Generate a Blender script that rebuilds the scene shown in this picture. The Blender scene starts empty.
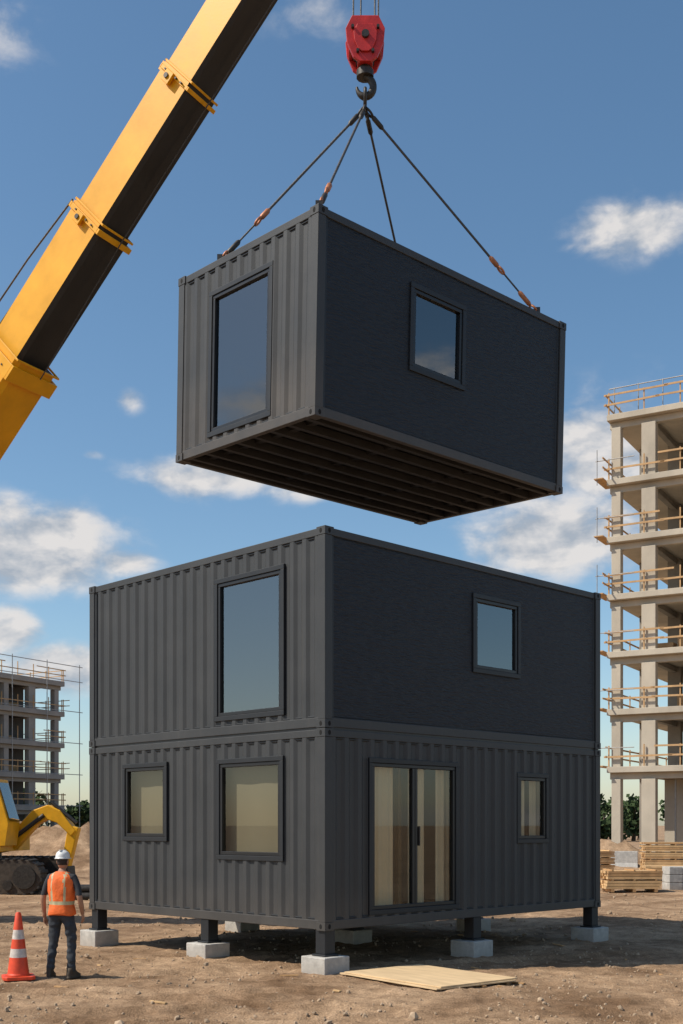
import bpy, bmesh, math, random
import numpy as np
from mathutils import Vector, Matrix, Euler, noise
random.seed(7)
scene=bpy.context.scene
R=math.radians
CAMH=2.14; F=1168.0; HOR=825.0; CX=341.5

# ------------------------------------------------------------------ materials
def new_mat(name):
    m=bpy.data.materials.new(name); m.use_nodes=True
    nt=m.node_tree; b=nt.nodes['Principled BSDF']; return m,nt,b
def mat(name,col,rough=0.6,metal=0.0,var=0.25,scale=3.0,bump=0.0,bscale=40.0,stretch=(1,1,1),col2=None,spec=0.5,dust=None,streak=0):
    m,nt,b=new_mat(name); N=nt.nodes; L=nt.links
    tc=N.new('ShaderNodeTexCoord'); mp=N.new('ShaderNodeMapping'); mp.inputs['Scale'].default_value=stretch
    L.new(tc.outputs['Object'],mp.inputs['Vector'])
    n=N.new('ShaderNodeTexNoise'); n.inputs['Scale'].default_value=scale; n.inputs['Detail'].default_value=6; n.inputs['Roughness'].default_value=0.65
    L.new(mp.outputs[0],n.inputs['Vector'])
    r=N.new('ShaderNodeValToRGB'); r.color_ramp.elements[0].position=0.3; r.color_ramp.elements[1].position=0.72
    c=Vector(col); c2=Vector(col2) if col2 else c*(1+var); c1=c*(1-var)
    r.color_ramp.elements[0].color=(*c1,1); r.color_ramp.elements[1].color=(*c2,1)
    L.new(n.outputs['Fac'],r.inputs['Fac'])
    out=r.outputs['Color']
    if streak:
        m3=N.new('ShaderNodeMapping'); m3.inputs['Scale'].default_value=(9,9,.45); L.new(tc.outputs['Object'],m3.inputs['Vector'])
        n3=N.new('ShaderNodeTexNoise'); n3.inputs['Scale'].default_value=1.0; n3.inputs['Detail'].default_value=4; L.new(m3.outputs[0],n3.inputs['Vector'])
        r3=N.new('ShaderNodeMapRange'); r3.inputs[1].default_value=.55; r3.inputs[2].default_value=.8; r3.inputs[3].default_value=0; r3.inputs[4].default_value=streak; L.new(n3.outputs['Fac'],r3.inputs[0])
        x3=N.new('ShaderNodeMixRGB'); L.new(r3.outputs[0],x3.inputs[0]); L.new(out,x3.inputs[1]); x3.inputs[2].default_value=(.16,.14,.115,1); out=x3.outputs[0]
    if dust:
        z0,z1,dc,amt=dust
        sx=N.new('ShaderNodeSeparateXYZ'); L.new(tc.outputs['Object'],sx.inputs[0])
        mr=N.new('ShaderNodeMapRange'); mr.inputs[1].default_value=z0; mr.inputs[2].default_value=z1; mr.inputs[3].default_value=amt; mr.inputs[4].default_value=0
        L.new(sx.outputs['Z'],mr.inputs[0])
        mu=N.new('ShaderNodeMath'); mu.operation='MULTIPLY'; L.new(mr.outputs[0],mu.inputs[0]); L.new(n.outputs['Fac'],mu.inputs[1])
        mx=N.new('ShaderNodeMixRGB'); L.new(mu.outputs[0],mx.inputs[0]); L.new(out,mx.inputs[1]); mx.inputs[2].default_value=(*dc,1)
        out=mx.outputs[0]
    L.new(out,b.inputs['Base Color'])
    rr=N.new('ShaderNodeMapRange'); rr.inputs[3].default_value=max(0,rough-0.1); rr.inputs[4].default_value=min(1,rough+0.12)
    L.new(n.outputs['Fac'],rr.inputs[0]); L.new(rr.outputs[0],b.inputs['Roughness'])
    b.inputs['Metallic'].default_value=metal
    b.inputs['Specular IOR Level'].default_value=spec
    if bump>0:
        n2=N.new('ShaderNodeTexNoise'); n2.inputs['Scale'].default_value=bscale; n2.inputs['Detail'].default_value=5
        L.new(mp.outputs[0],n2.inputs['Vector'])
        bp=N.new('ShaderNodeBump'); bp.inputs['Strength'].default_value=bump; bp.inputs['Distance'].default_value=0.02
        L.new(n2.outputs['Fac'],bp.inputs['Height']); L.new(bp.outputs[0],b.inputs['Normal'])
    return m
DUST=(0.24,0.18,0.125)
M_steel=mat('charcoal_paint',(0.038,0.040,0.042),0.5,0,0.15,1.3,0.08,60,dust=(0.4,1.3,DUST,0.25),streak=.08,spec=.4)
M_trim=mat('charcoal_trim',(0.016,0.018,0.021),0.48,0,0.15,2,0.05,60,spec=.4)
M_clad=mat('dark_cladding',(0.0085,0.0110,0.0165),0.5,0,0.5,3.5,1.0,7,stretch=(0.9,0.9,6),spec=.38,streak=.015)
M_black=mat('black_frame',(0.008,0.008,0.009),0.4,0,0.2,4)
M_under=mat('underside_steel',(0.009,0.009,0.010),0.7,0,0.4,3)
M_joist=mat('joist_steel',(0.026,0.026,0.027),0.6,0,0.4,3)
M_hole_shade=mat('casting_hole_shade',(0.003,0.003,0.003),0.9,0,0.1)  # near-black colour painting the shade inside the casting holes
M_room=mat('interior_plaster',(0.60,0.52,0.37),0.8,0,0.1,2)
M_standin_blind=mat('interior_standin_blind',(0.185,0.165,0.112),0.9,0,0.10,.6)  # added sheet that catches sun behind the glass, standing in for the interior
M_standin_curt=mat('interior_standin_curtain',(0.66,0.55,0.37),0.9,0,0.08,.6)  # added cloth, paler where no sun reaches, standing in for the interior
M_room2=mat('interior_wood',(0.55,0.38,0.21),0.6,0,0.2,2,stretch=(6,6,0.5))
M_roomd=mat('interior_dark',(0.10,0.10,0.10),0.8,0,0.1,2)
M_conc=mat('concrete_block',(0.44,0.42,0.385),0.85,0,0.25,7,0.6,50,dust=(-.1,.2,DUST,.9))
M_yel=mat('yellow_paint',(0.80,0.375,0.005),0.42,0,0.13,1.5,0.03,30,spec=.35)
M_yel2=mat('excavator_yellow',(0.78,0.38,0.008),0.5,0,0.25,1.5,0.03,30,spec=.35)
M_boomblk=mat('boom_black',(0.014,0.0135,0.013),0.5,0,0.4,1.4,0.1,30)
M_red=mat('hook_red',(0.48,0.022,0.018),0.42,0,0.25,6,0.05,30)
M_rope=mat('wire_rope',(0.09,0.085,0.08),0.5,0.6,0.3,20,0.3,90)
M_shk=mat('shackle_orange',(0.42,0.16,0.07),0.5,0.2,0.4,20)
M_metal=mat('dark_metal',(0.05,0.045,0.04),0.5,0.5,0.4,15)
M_rubber=mat('rubber',(0.022,0.02,0.018),0.8,0,0.4,5,0.3,30)
M_track=mat('track_steel',(0.07,0.055,0.042),0.7,0.3,0.5,5,0.3,30)
def glass(name,tint,base):
    # thin sheet of glass: Schlick reflectance, same from both sides
    m,nt,b=new_mat(name); N=nt.nodes; L=nt.links; N.remove(b)
    t=N.new('ShaderNodeBsdfTransparent'); t.inputs[0].default_value=(*tint,1)
    g=N.new('ShaderNodeBsdfGlossy'); g.inputs['Roughness'].default_value=0.01; g.inputs[0].default_value=(0.90,0.92,0.92,1)
    ge=N.new('ShaderNodeNewGeometry'); dt=N.new('ShaderNodeVectorMath'); dt.operation='DOT_PRODUCT'
    L.new(ge.outputs['Incoming'],dt.inputs[0]); L.new(ge.outputs['Normal'],dt.inputs[1])
    def mm(op,x,y=None):
        n=N.new('ShaderNodeMath'); n.operation=op
        for i,v in enumerate((x,y)):
            if v is None: continue
            if isinstance(v,(int,float)): n.inputs[i].default_value=v
            else: L.new(v,n.inputs[i])
        return n.outputs[0]
    c=mm('ABSOLUTE',dt.outputs['Value']); s=mm('POWER',mm('SUBTRACT',1.0,c),5.0)
    f=mm('ADD',base,mm('MULTIPLY',s,1-base))
    mx=N.new('ShaderNodeMixShader'); L.new(f,mx.inputs[0]); L.new(t.outputs[0],mx.inputs[1]); L.new(g.outputs[0],mx.inputs[2])
    L.new(mx.outputs[0],N['Material Output'].inputs['Surface']); return m
M_glass=glass('window_glass',(0.80,0.80,0.76),0.07)
M_glassd=glass('tinted_glass',(0.45,0.48,0.48),0.19)

# ------------------------------------------------------------------ builder
class B:
    def __init__(s): s.v=[]; s.f=[]; s.m=[]; s.mats=[]; s.smooth=[]
    def mi(s,m):
        if m not in s.mats: s.mats.append(m)
        return s.mats.index(m)
    def add(s,vs,fs,m,smooth=False):
        o=len(s.v); s.v+= [tuple(v) for v in vs]
        for f in fs: s.f.append([i+o for i in f]); s.m.append(s.mi(m)); s.smooth.append(smooth)
    def hexa(s,p,m):
        s.add(p,[(0,3,2,1),(4,5,6,7),(0,1,5,4),(1,2,6,5),(2,3,7,6),(3,0,4,7)],m)
    def box(s,x0,x1,y0,y1,z0,z1,m):
        s.hexa([(x0,y0,z0),(x1,y0,z0),(x1,y1,z0),(x0,y1,z0),(x0,y0,z1),(x1,y0,z1),(x1,y1,z1),(x0,y1,z1)],m)
    def fbox(s,Fn,u0,u1,z0,z1,o0,o1,m):
        s.hexa([Fn(u0,z0,o0),Fn(u1,z0,o0),Fn(u1,z0,o1),Fn(u0,z0,o1),Fn(u0,z1,o0),Fn(u1,z1,o0),Fn(u1,z1,o1),Fn(u0,z1,o1)],m)
    def obox(s,c,a,b,d,m):
        c=Vector(c);a=Vector(a);b=Vector(b);d=Vector(d)
        s.hexa([c-a-b-d,c+a-b-d,c+a+b-d,c-a+b-d,c-a-b+d,c+a-b+d,c+a+b+d,c-a+b+d],m)
    def beam(s,p0,p1,w,h,m,up=(0,0,1)):
        p0=Vector(p0);p1=Vector(p1); d=(p1-p0)
        u=Vector(up); sd=d.cross(u)
        if sd.length<1e-6: sd=d.cross(Vector((1,0,0)))
        sd.normalize(); n=sd.cross(d).normalized()
        s.obox((p0+p1)/2,sd*w/2,d/2,n*h/2,m)
    def tube(s,pts,r,m,seg=8,caps=True):
        pts=[Vector(p) for p in pts]; rs=r if isinstance(r,(list,tuple)) else [r]*len(pts)
        n=len(pts); ref=None; vs=[]
        for i in range(n):
            d=(pts[min(i+1,n-1)]-pts[max(i-1,0)]).normalized()
            if ref is None: ref=d.orthogonal().normalized()
            ref=(ref-d*ref.dot(d)).normalized(); b=d.cross(ref)
            for k in range(seg):
                a=2*math.pi*k/seg; vs.append(pts[i]+(ref*math.cos(a)+b*math.sin(a))*rs[i])
        fs=[]
        for i in range(n-1):
            for k in range(seg):
                fs.append((i*seg+k,i*seg+(k+1)%seg,(i+1)*seg+(k+1)%seg,(i+1)*seg+k))
        s.add(vs,fs,m,True)
        if caps:
            s.add(vs[:seg],[tuple(range(seg))[::-1]],m); s.add(vs[-seg:],[tuple(range(seg))],m)
    def prism(s,pts,dirv,m):
        n=len(pts); dv=Vector(dirv); a=[Vector(p) for p in pts]; b=[p+dv for p in a]
        s.add(a+b,[tuple(range(n))[::-1],tuple(range(n,2*n))]+[(i,(i+1)%n,n+(i+1)%n,n+i) for i in range(n)],m)
    def ring(s,c,ax,R0,r,m,seg=20,a0=0,a1=2*math.pi,st=(1,1),ref=None):
        ax=Vector(ax).normalized(); e=Vector(ref) if ref else ax.orthogonal().normalized(); g=ax.cross(e)
        pts=[Vector(c)+e*R0*st[0]*math.cos(a0+(a1-a0)*i/seg)+g*R0*st[1]*math.sin(a0+(a1-a0)*i/seg) for i in range(seg+1)]
        s.tube(pts,r,m,7)
    def loft(s,rings,m,mf=None,caps=True):
        n=len(rings[0]); o=len(s.v); s.v+=[tuple(p) for r in rings for p in r]
        for i in range(len(rings)-1):
            for k in range(n):
                f=[o+i*n+k,o+i*n+(k+1)%n,o+(i+1)*n+(k+1)%n,o+(i+1)*n+k]
                mm=m
                if mf:
                    c=sum((Vector(s.v[j]) for j in f),Vector())/4; mm=mf(c)
                s.f.append(f); s.m.append(s.mi(mm)); s.smooth.append(True)
        if caps:
            s.f.append([o+k for k in range(n)][::-1]); s.m.append(s.mi(m)); s.smooth.append(True)
            s.f.append([o+(len(rings)-1)*n+k for k in range(n)]); s.m.append(s.mi(m)); s.smooth.append(True)
    def done(s,name,parent=None,bevel=0,recalc=True):
        me=bpy.data.meshes.new(name); me.from_pydata(s.v,[],s.f)
        for m in s.mats: me.materials.append(m)
        me.polygons.foreach_set('material_index',s.m); me.polygons.foreach_set('use_smooth',s.smooth); me.update()
        if recalc:
            bm=bmesh.new(); bm.from_mesh(me); bmesh.ops.recalc_face_normals(bm,faces=bm.faces); bm.to_mesh(me); bm.free()
        ob=bpy.data.objects.new(name,me); scene.collection.objects.link(ob)
        if parent: ob.parent=parent
        if bevel>0:
            md=ob.modifiers.new('bevel','BEVEL'); md.width=bevel; md.segments=2; md.limit_method='ANGLE'; md.angle_limit=R(40)
        return ob
def empty(name,loc=(0,0,0),rot=(0,0,0)):
    e=bpy.data.objects.new(name,None); e.location=loc; e.rotation_euler=rot; scene.collection.objects.link(e); return e

FL=lambda u,z,o:(-o,u,z)
FR=lambda u,z,o:(u,-o,z)
def panel(b,Fn,u0,u1,z0,z1,holes,m,base=-0.050,depth=0.034,pitch=0.27,flat=False):
    us=set([u0,u1]); prof=[]
    if not flat:
        u=u0
        while u<u1:
            for d,o in ((0,1),(0.075,1),(0.13,0),(0.215,0)):
                if u+d<u1: prof.append((u+d,o))
            u+=pitch
        prof.append((u1,1))
    else: prof=[(u0,1),(u1,1)]
    def val(u):
        for i in range(len(prof)-1):
            a,c=prof[i],prof[i+1]
            if a[0]<=u<=c[0]: return a[1]+(c[1]-a[1])*(u-a[0])/max(1e-9,c[0]-a[0])
        return 1
    us|=set(p[0] for p in prof)
    for h in holes: us.add(h[0]); us.add(h[1])
    us=sorted(us); zs=sorted(set([z0,z1]+[h[2] for h in holes]+[h[3] for h in holes]))
    for i in range(len(us)-1):
        a,c=us[i],us[i+1]
        if c-a<1e-6: continue
        for j in range(len(zs)-1):
            p,q=zs[j],zs[j+1]; mu=(a+c)/2; mz=(p+q)/2
            if any(h[0]<mu<h[1] and h[2]<mz<h[3] for h in holes): continue
            oa=base+depth*val(a); oc=base+depth*val(c)
            b.add([Fn(a,p,oa),Fn(c,p,oc),Fn(c,q,oc),Fn(a,q,oa)],[(0,1,2,3)],m)
def window(parent,Fn,h,name,gl,mull=(),tr=0.07,standin=None,bm=None):
    u0,u1,z0,z1=h
    b=B(); t=tr
    for (a,c,p,q) in ((u0-.005,u1+.005,z1-t,z1+.005),(u0-.005,u1+.005,z0-.005,z0+t),(u0-.005,u0+t,z0+t,z1-t),(u1-t,u1+.005,z0+t,z1-t)):
        b.fbox(Fn,a,c,p,q,-0.16,-0.004,M_trim)
    i0,i1,k0,k1=u0+t+.002,u1-t-.002,z0+t+.002,z1-t-.002; s=0.055
    for (a,c,p,q) in ((i0,i1,k1-s,k1),(i0,i1,k0,k0+s),(i0,i0+s,k0+s,k1-s),(i1-s,i1,k0+s,k1-s)):
        b.fbox(Fn,a,c,p,q,-0.10,-0.022,M_black)
    for mm in mull:
        b.fbox(Fn,mm-.06,mm-.004,k0+s,k1-s,-0.10,-0.026,M_black); b.fbox(Fn,mm+.004,mm+.06,k0+s,k1-s,-0.10,-0.026,M_black)
        b.fbox(Fn,mm+.075,mm+.095,(k0+k1)/2-.15,(k0+k1)/2+.15,-.055,.0,M_metal)
    b.done(name+'_frame',parent,bevel=0.006)
    g=B(); o=-.064; ed=[i0+s*.6]+[m_ for m_ in mull]+[i1-s*.6]
    for a,c in zip(ed[:-1],ed[1:]):
        # each pane sits a hair differently in its frame, as real panes do
        j=random.uniform(-.004,.004)
        g.add([Fn(a,k0+s*.6,o+j),Fn(c,k0+s*.6,o-j),Fn(c,k1-s*.6,o-j),Fn(a,k1-s*.6,o+j)],[(0,1,2,3)],gl)
    g.done(name+'_glass',parent)
    if standin:  # added sheets behind the panes stand in for the dim interior
        c=B()
        for (a0,a1) in standin:
            n=max(4,int((a1-a0)/.02)); vs=[]
            for i in range(n+1):
                u=a0+(a1-a0)*i/n; o=-.23+(.006*math.sin(u*9) if bm is M_standin_blind else .018*math.sin(u*38)+.008*math.sin(u*91))
                vs+=[Fn(u,z0+.02,o),Fn(u,z1-.02,o)]
            c.add(vs,[(2*i,2*i+2,2*i+3,2*i+1) for i in range(n)],bm,True)
        c.done(name+'_interior_standin',parent,recalc=False)
def module(parent,Lx,Ly,z0,z1,holesL,holesR,flatR,tag):
    b=B(); pw=0.15; rt=0.12; rb=0.15
    for (x,y) in ((0,0),(Lx-pw,0),(0,Ly-pw),(Lx-pw,Ly-pw)):
        b.box(x,x+pw,y,y+pw,z0+.12,z1-.12,M_steel)
    b.box(pw,pw+.05,.025,.09,z0+rb,z1-rt,M_trim); b.box(.025,.09,pw,pw+.05,z0+rb,z1-rt,M_trim)
    b.box(Lx-pw-.05,Lx-pw,.025,.09,z0+rb,z1-rt,M_trim); b.box(.025,.09,Ly-pw-.05,Ly-pw,z0+rb,z1-rt,M_trim)
    for (p,q) in ((z0+.012,z0+rb),(z1-rt,z1-.012)):
        b.box(pw,Lx-pw,0.012,0.10,p,q,M_steel); b.box(pw,Lx-pw,Ly-.10,Ly-.012,p,q,M_steel)
        b.box(0.012,.10,pw,Ly-pw,p,q,M_steel); b.box(Lx-.10,Lx-.012,pw,Ly-pw,p,q,M_steel)
        zz=q if p<z0+.1 else p-.03
        b.box(pw+.05,Lx-pw-.05,0.03,0.10,zz,zz+.03,M_trim); b.box(0.03,.10,pw+.05,Ly-pw-.05,zz,zz+.03,M_trim)
    b.done(tag+'_frame',parent,bevel=0.008)
    c=B()
    for x in (0,Lx):
        for y in (0,Ly):
            for z in (z0,z1):
                sx=1 if x==0 else -1; sy=1 if y==0 else -1; sz=1 if z==z0 else -1
                xs=sorted((x-.006*sx,x+.175*sx)); ys=sorted((y-.006*sy,y+.175*sy)); zs=sorted((z,z+.12*sz))
                c.box(xs[0],xs[1],ys[0],ys[1],zs[0],zs[1],M_steel)
                zc=z+.06*sz
                for Fn,u in ((FL,y+.085*sy),(FR,x+.085*sx)):
                    if (Fn is FL and x!=0) or (Fn is FR and y!=0): continue
                    pts=[Fn(u+.028*math.cos(k*math.pi/6),zc+.038*math.sin(k*math.pi/6),.0005) for k in range(12)]
                    c.prism(pts,Vector(Fn(0,0,.008)),M_hole_shade)  # dark plate on the casting, no real opening, painted as shade
    c.done(tag+'_corner_castings',parent,bevel=0.006)
    w=B()
    panel(w,FL,pw,Ly-pw,z0+rb-.01,z1-rt+.01,holesL,M_steel)
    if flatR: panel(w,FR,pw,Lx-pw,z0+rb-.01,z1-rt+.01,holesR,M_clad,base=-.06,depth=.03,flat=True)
    else: panel(w,FR,pw,Lx-pw,z0+rb-.01,z1-rt+.01,holesR,M_steel)
    FLb=lambda u,z,o:(Lx+o,u,z); FRb=lambda u,z,o:(u,Ly+o,z)
    panel(w,FLb,pw,Ly-pw,z0+rb-.01,z1-rt+.01,[],M_steel); panel(w,FRb,pw,Lx-pw,z0+rb-.01,z1-rt+.01,[],M_steel)
    w.box(.1,Lx-.1,.1,Ly-.1,z1-.09,z1-.05,M_trim)
    w.done(tag+'_walls',parent,recalc=False)
def room(parent,Lx,Ly,z0,z1,m,tag,mf=None):
    b=B()
    b.box(.12,Lx-.12,.12,Ly-.12,z0+.16,z0+.2,mf or M_room2); b.box(.12,Lx-.12,.12,Ly-.12,z1-.16,z1-.12,m)
    b.box(Lx-.2,Lx-.14,.12,Ly-.12,z0+.2,z1-.16,m); b.box(.12,Lx-.2,Ly-.2,Ly-.14,z0+.2,z1-.16,m)
    b.done(tag+'_interior',parent)

# ------------------------------------------------------------------ container house
HX,HY=7.06,6.16
house=empty('container_house',(-0.236,16.7,0),(0,0,R(44.5)))
ZB,ZM,ZT=0.62,3.535,6.43
hLl=[(3.83,5.12,1.87,3.19),(0.92,2.50,1.60,3.17)]
hRl=[(0.925,2.985,0.80,3.14),(4.545,5.445,1.83,3.03)]
hLu=[(0.90,2.55,3.78,6.02)]
hRu=[(3.36,4.63,4.64,5.93)]
module(house,HX,HY,ZB,ZM-.005,hLl,hRl,False,'lower_storey')
module(house,HX,HY,ZM+.005,ZT,hLu,hRu,True,'upper_storey')
b=B(); b.box(.03,HX-.03,.03,HY-.03,ZM-.03,ZM+.03,M_black); b.done('storey_gap_filler',house)  # added dark filler that keeps sky light out of the storey gap
window(house,FL,hLl[0],'bedroom_window',M_glass,standin=((3.8,5.15),),bm=M_standin_blind); window(house,FL,hLl[1],'living_window',M_glass,standin=((.88,2.54),),bm=M_standin_blind)
window(house,FR,hRl[0],'patio_door',M_glass,mull=(1.955,),standin=((.9,1.66),(2.0,2.36),(2.66,3.02)),bm=M_standin_curt); window(house,FR,hRl[1],'kitchen_window',M_glass,standin=((4.5,5.02),(5.16,5.48)),bm=M_standin_curt)
window(house,FL,hLu[0],'tall_window',M_glassd); window(house,FR,hRu[0],'square_window',M_glassd)
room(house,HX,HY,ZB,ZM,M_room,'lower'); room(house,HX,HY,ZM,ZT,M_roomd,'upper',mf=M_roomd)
b=B()
b.box(2.9,3.0,2.9,5.9,ZB+.2,ZM-.16,M_room); b.box(.7,6.8,1.5,1.6,ZB+.2,ZM-.16,M_room)  # partition walls added behind the windows to bring the light closer
b.box(1.98,2.08,1.30,1.40,ZB+.2,ZM-.16,M_room2); b.box(2.62,2.70,1.0,1.08,ZB+.2,ZM-.16,M_room2)
b.done('interior_partitions',house)
feet=[(.13,.13),(.13,2.83),(.13,6.03),(3.49,.13),(6.93,.13),(6.93,2.9),(6.93,6.03),(3.49,6.03),(3.49,2.9)]
b=B()
for i,(x,y) in enumerate(feet):
    b.box(x-.10,x+.10,y-.10,y+.10,.28,ZB+.012,M_trim)
    b.box(x-.14,x+.14,y-.14,y+.14,.252,.28,M_trim)
b.done('support_legs',house,bevel=.008)
b=B()
for i,(x,y) in enumerate(feet):
    j=random.uniform(-.03,.03)
    b.box(x-.25+j,x+.25+j,y-.25,y+.25,-.1,.25,M_conc)
b.done('footing_blocks',house,bevel=.015)
b=B()
for k in range(11):
    x=.4+k*.62; b.box(x-.04,x+.04,.11,HY-.11,ZB+.03,ZB+.15,M_joist)
b.box(.1,HX-.1,.1,HY-.1,ZB+.152,ZB+.158,M_under)
b.done('floor_joists',house)

# ------------------------------------------------------------------ pose of the hanging module (least squares on its corners)
Hh=2.9
obs=[((0,0,1),(317,207)),((0,0,0),(315,413)),((0,1,1),(178,277)),((0,1,0),(178,461)),((1,0,1),(566,321)),((1,0,0),(565,496)),((1,1,0),(418,527))]
def proj(q,l):
    x,y,z,rx,ry,rz,w,L=q
    M=Euler((rx,ry,rz)).to_matrix(); p=M@Vector((l[0]*L,l[1]*w,l[2]*Hh))+Vector((x,y,z))
    return (CX+F*p.x/p.y, HOR-F*(p.z-CAMH)/p.y)
def res(q):
    r=[]
    for l,o in obs:
        a=proj(q,l); r+=[a[0]-o[0],a[1]-o[1]]
    r+=[q[3]*60,q[4]*60]
    return np.array(r)
q=np.array([-.37,16.5,7.97,0,0,R(40),2.97,5.13])
for it in range(60):
    r0=res(q); J=np.zeros((len(r0),8))
    for i in range(8):
        d=q.copy(); d[i]+=1e-4; J[:,i]=(res(d)-r0)/1e-4
    q=q-np.linalg.solve(J.T@J+1e-3*np.eye(8),J.T@r0)
hang=empty('hanging_container_module',tuple(q[:3]),tuple(q[3:6]))
LX,LY=float(q[7]),float(q[6])
def solveU(px,axis,z):
    best=None
    for i in range(2001):
        f=i/2000; l=(f,0,z) if axis=='x' else (0,f,z)
        e=abs(proj(q,l)[0]-px)
        if best is None or e<best[0]: best=(e,f)
    return best[1]
wa,wb=solveU(271,'y',.5)*LY,solveU(208,'y',.5)*LY
sa,sb=solveU(411,'x',.6)*LX,solveU(466,'x',.6)*LX
hL=[(wa,wb,.22,2.44)]; hR=[(sa,sb,1.12,2.42)]
module(hang,LX,LY,0,Hh,hL,hR,True,'module')
window(hang,FL,hL[0],'end_window',M_glassd); window(hang,FR,hR[0],'side_window',M_glassd)
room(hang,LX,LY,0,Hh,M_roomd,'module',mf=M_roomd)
b=B()
b.box(.1,LX-.1,.1,LY-.1,.15,.156,M_under)
n=8
for k in range(n):
    y=.28+k*(LY-.56)/(n-1); b.box(.11,LX-.11,y-.04,y+.04,.02,.13,M_joist)
for x in (.45,LX*.36,LX*.68,LX-.5): b.box(x-.05,x+.05,.11,LY-.11,.085,.148,M_joist)
b.done('underside_joists',hang)
bpy.context.view_layer.update()
HM=Matrix.Translation(Vector(q[:3]))@Euler(tuple(q[3:6])).to_matrix().to_4x4()

# ------------------------------------------------------------------ hook block, slings
b=B(); hx,hy=0.375,18.6
zt,zb=14.90,14.20
for s in (-1,1):
    out=[(-.21,zt),(.21,zt),(.31,zt-.20),(.29,zt-.42),(.19,zb+.05),(.09,zb-.02),(-.09,zb-.02),(-.19,zb+.05),(-.29,zt-.42),(-.31,zt-.20)]
    b.prism([(hx+x,hy+s*.17-.03,z) for x,z in out],(0,.06,0),M_red)
b.prism([(hx+x*.6,hy-.235,zt-.38+(z-zt+.38)*.6) for x,z in out],(0,.03,0),M_red)
b.box(hx-.26,hx-.20,hy-.14,hy+.14,zt-.5,zt-.12,M_red); b.box(hx+.20,hx+.26,hy-.14,hy+.14,zt-.5,zt-.12,M_red)
b.box(hx-.12,hx+.12,hy-.14,hy+.14,zb,zb+.2,M_red)
for s in (-.07,0.07):
    b.tube([(hx,hy+s-.03,zt-.33),(hx,hy+s+.03,zt-.33)],.26,M_metal,24)
b.tube([(hx,hy-.28,zt-.33),(hx,hy+.28,zt-.33)],.06,M_metal,12)
for x,z in ((-.2,zt-.2),(.2,zt-.2),(-.12,zb+.12),(.12,zb+.12)): b.tube([(hx+x,hy-.26,z),(hx+x,hy+.26,z)],.025,M_metal,8)
b.tube([(hx,hy,zb+.2),(hx,hy,zb-.12)],[.11,.09],M_metal,12)
b.tube([(hx,hy,zb-.06),(hx,hy,zb-.16)],.14,M_metal,12)
hc=Vector((hx,hy,zb-.31))
pts=[];rs=[]
for i in range(19):
    a=R(100-i*15.5); pts.append(hc+Vector((math.cos(a)*.13,0,math.sin(a)*.15))); rs.append(.06 if i<14 else .06-.008*(i-13))
b.tube(pts,rs,M_metal,10)
b.ring(hc+Vector((0.0,0,-.2)),(1,0,0),.12,.03,M_metal,20,st=(1,1.3))
crane=empty('mobile_crane')
b.done('hook_block',crane,bevel=.008)
tip=Vector((0.40,18.6,18.3))
b=B()
for dx,dy in ((-.19,-.07),(-.07,.07),(.15,-.07),(.21,.07)):
    b.tube([(hx+dx,hy+dy,zt-.3),(tip.x+dx,tip.y+dy,tip.z)],.013,M_rope,6)
b.done('hoist_ropes',crane)
master=hc+Vector((0,0,-.33))
sl=empty('lifting_sling')
tops=[('y',solveU(216,'y',1)),('c',0),('f',0),('x',solveU(541,'x',1))]
b=B()
for kind,f in tops:
    if kind=='y': l=(.09,f*LY,Hh)
    elif kind=='c': l=(.09,.09,Hh)
    elif kind=='f': l=(LX-.1,LY-.1,Hh)
    else: l=(f*LX,.09,Hh)
    e=HM@Vector(l); d=(master-e).normalized()
    b.obox(e+Vector((0,0,.03)),(.05,0,0),(0,.05,0),(0,0,.05),M_metal)
    b.ring(e+d*.10,d.cross(Vector((0,1,0))),.06,.02,M_shk,14,st=(1,1.4))
    b.tube([e+d*.16,e+d*.2,e+d*.42,e+d*.46],[.02,.04,.04,.02],M_shk if kind in 'x' else M_metal,8)
    L1=.85 if kind!='c' else .45
    b.tube([e+d*.45,e+d*L1],.014,M_rope,6)
    b.ring(e+d*(L1+.06),d.cross(Vector((0,1,0))),.055,.02,M_shk,14,st=(1.4,1),ref=d)
    b.tube([e+d*(L1+.12),e+d*(L1+.16),e+d*(L1+.3),e+d*(L1+.34)],[.02,.042,.042,.02],M_shk,8)
    Lt=(master-e).length
    b.tube([e+d*(L1+.33),e+d*(Lt-.4)],.020,M_rope,8)
    b.tube([e+d*(Lt-.42),e+d*(Lt-.38),e+d*(Lt-.2),e+d*(Lt-.16)],[.02,.04,.04,.02],M_metal,8)
    b.ring(e+d*(Lt-.09),d.cross(Vector((0,1,0))),.06,.02,M_metal,14,st=(1.5,1),ref=d)
b.done('sling_legs',sl)

# ------------------------------------------------------------------ crane boom
hd=Vector((.865,-.502,0)); E=math.atan2(7.45,7.8)
d=(hd*math.cos(E)+Vector((0,0,math.sin(E)))).normalized()
sd=d.cross(Vector((0,0,1))).normalized(); nn=sd.cross(d).normalized()
tipc=tip+Vector((-.09,0,-.05)); cosE=math.cos(E)
def bp_(a,s=0,n=0): return tipc-d*(a/cosE)+sd*s+nn*n
def boomsec(b,a0,a1,h,low=M_boomblk):
    prof=[(-.44,.5,M_yel),(.44,.5,M_yel),(.44,-.42,low),(.36,-.5,low),(-.36,-.5,low),(-.44,-.42,M_yel)]
    n=len(prof); A=[bp_(a0,p[0]*h,p[1]*h) for p in prof]; C=[bp_(a1,p[0]*h,p[1]*h) for p in prof]
    for i in range(n):
        j=(i+1)%n; b.add([A[i],A[j],C[j],C[i]],[(0,1,2,3)],prof[i][2])
    b.add(A,[tuple(range(n))],M_boomblk); b.add(C,[tuple(range(n))],M_boomblk)
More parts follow.
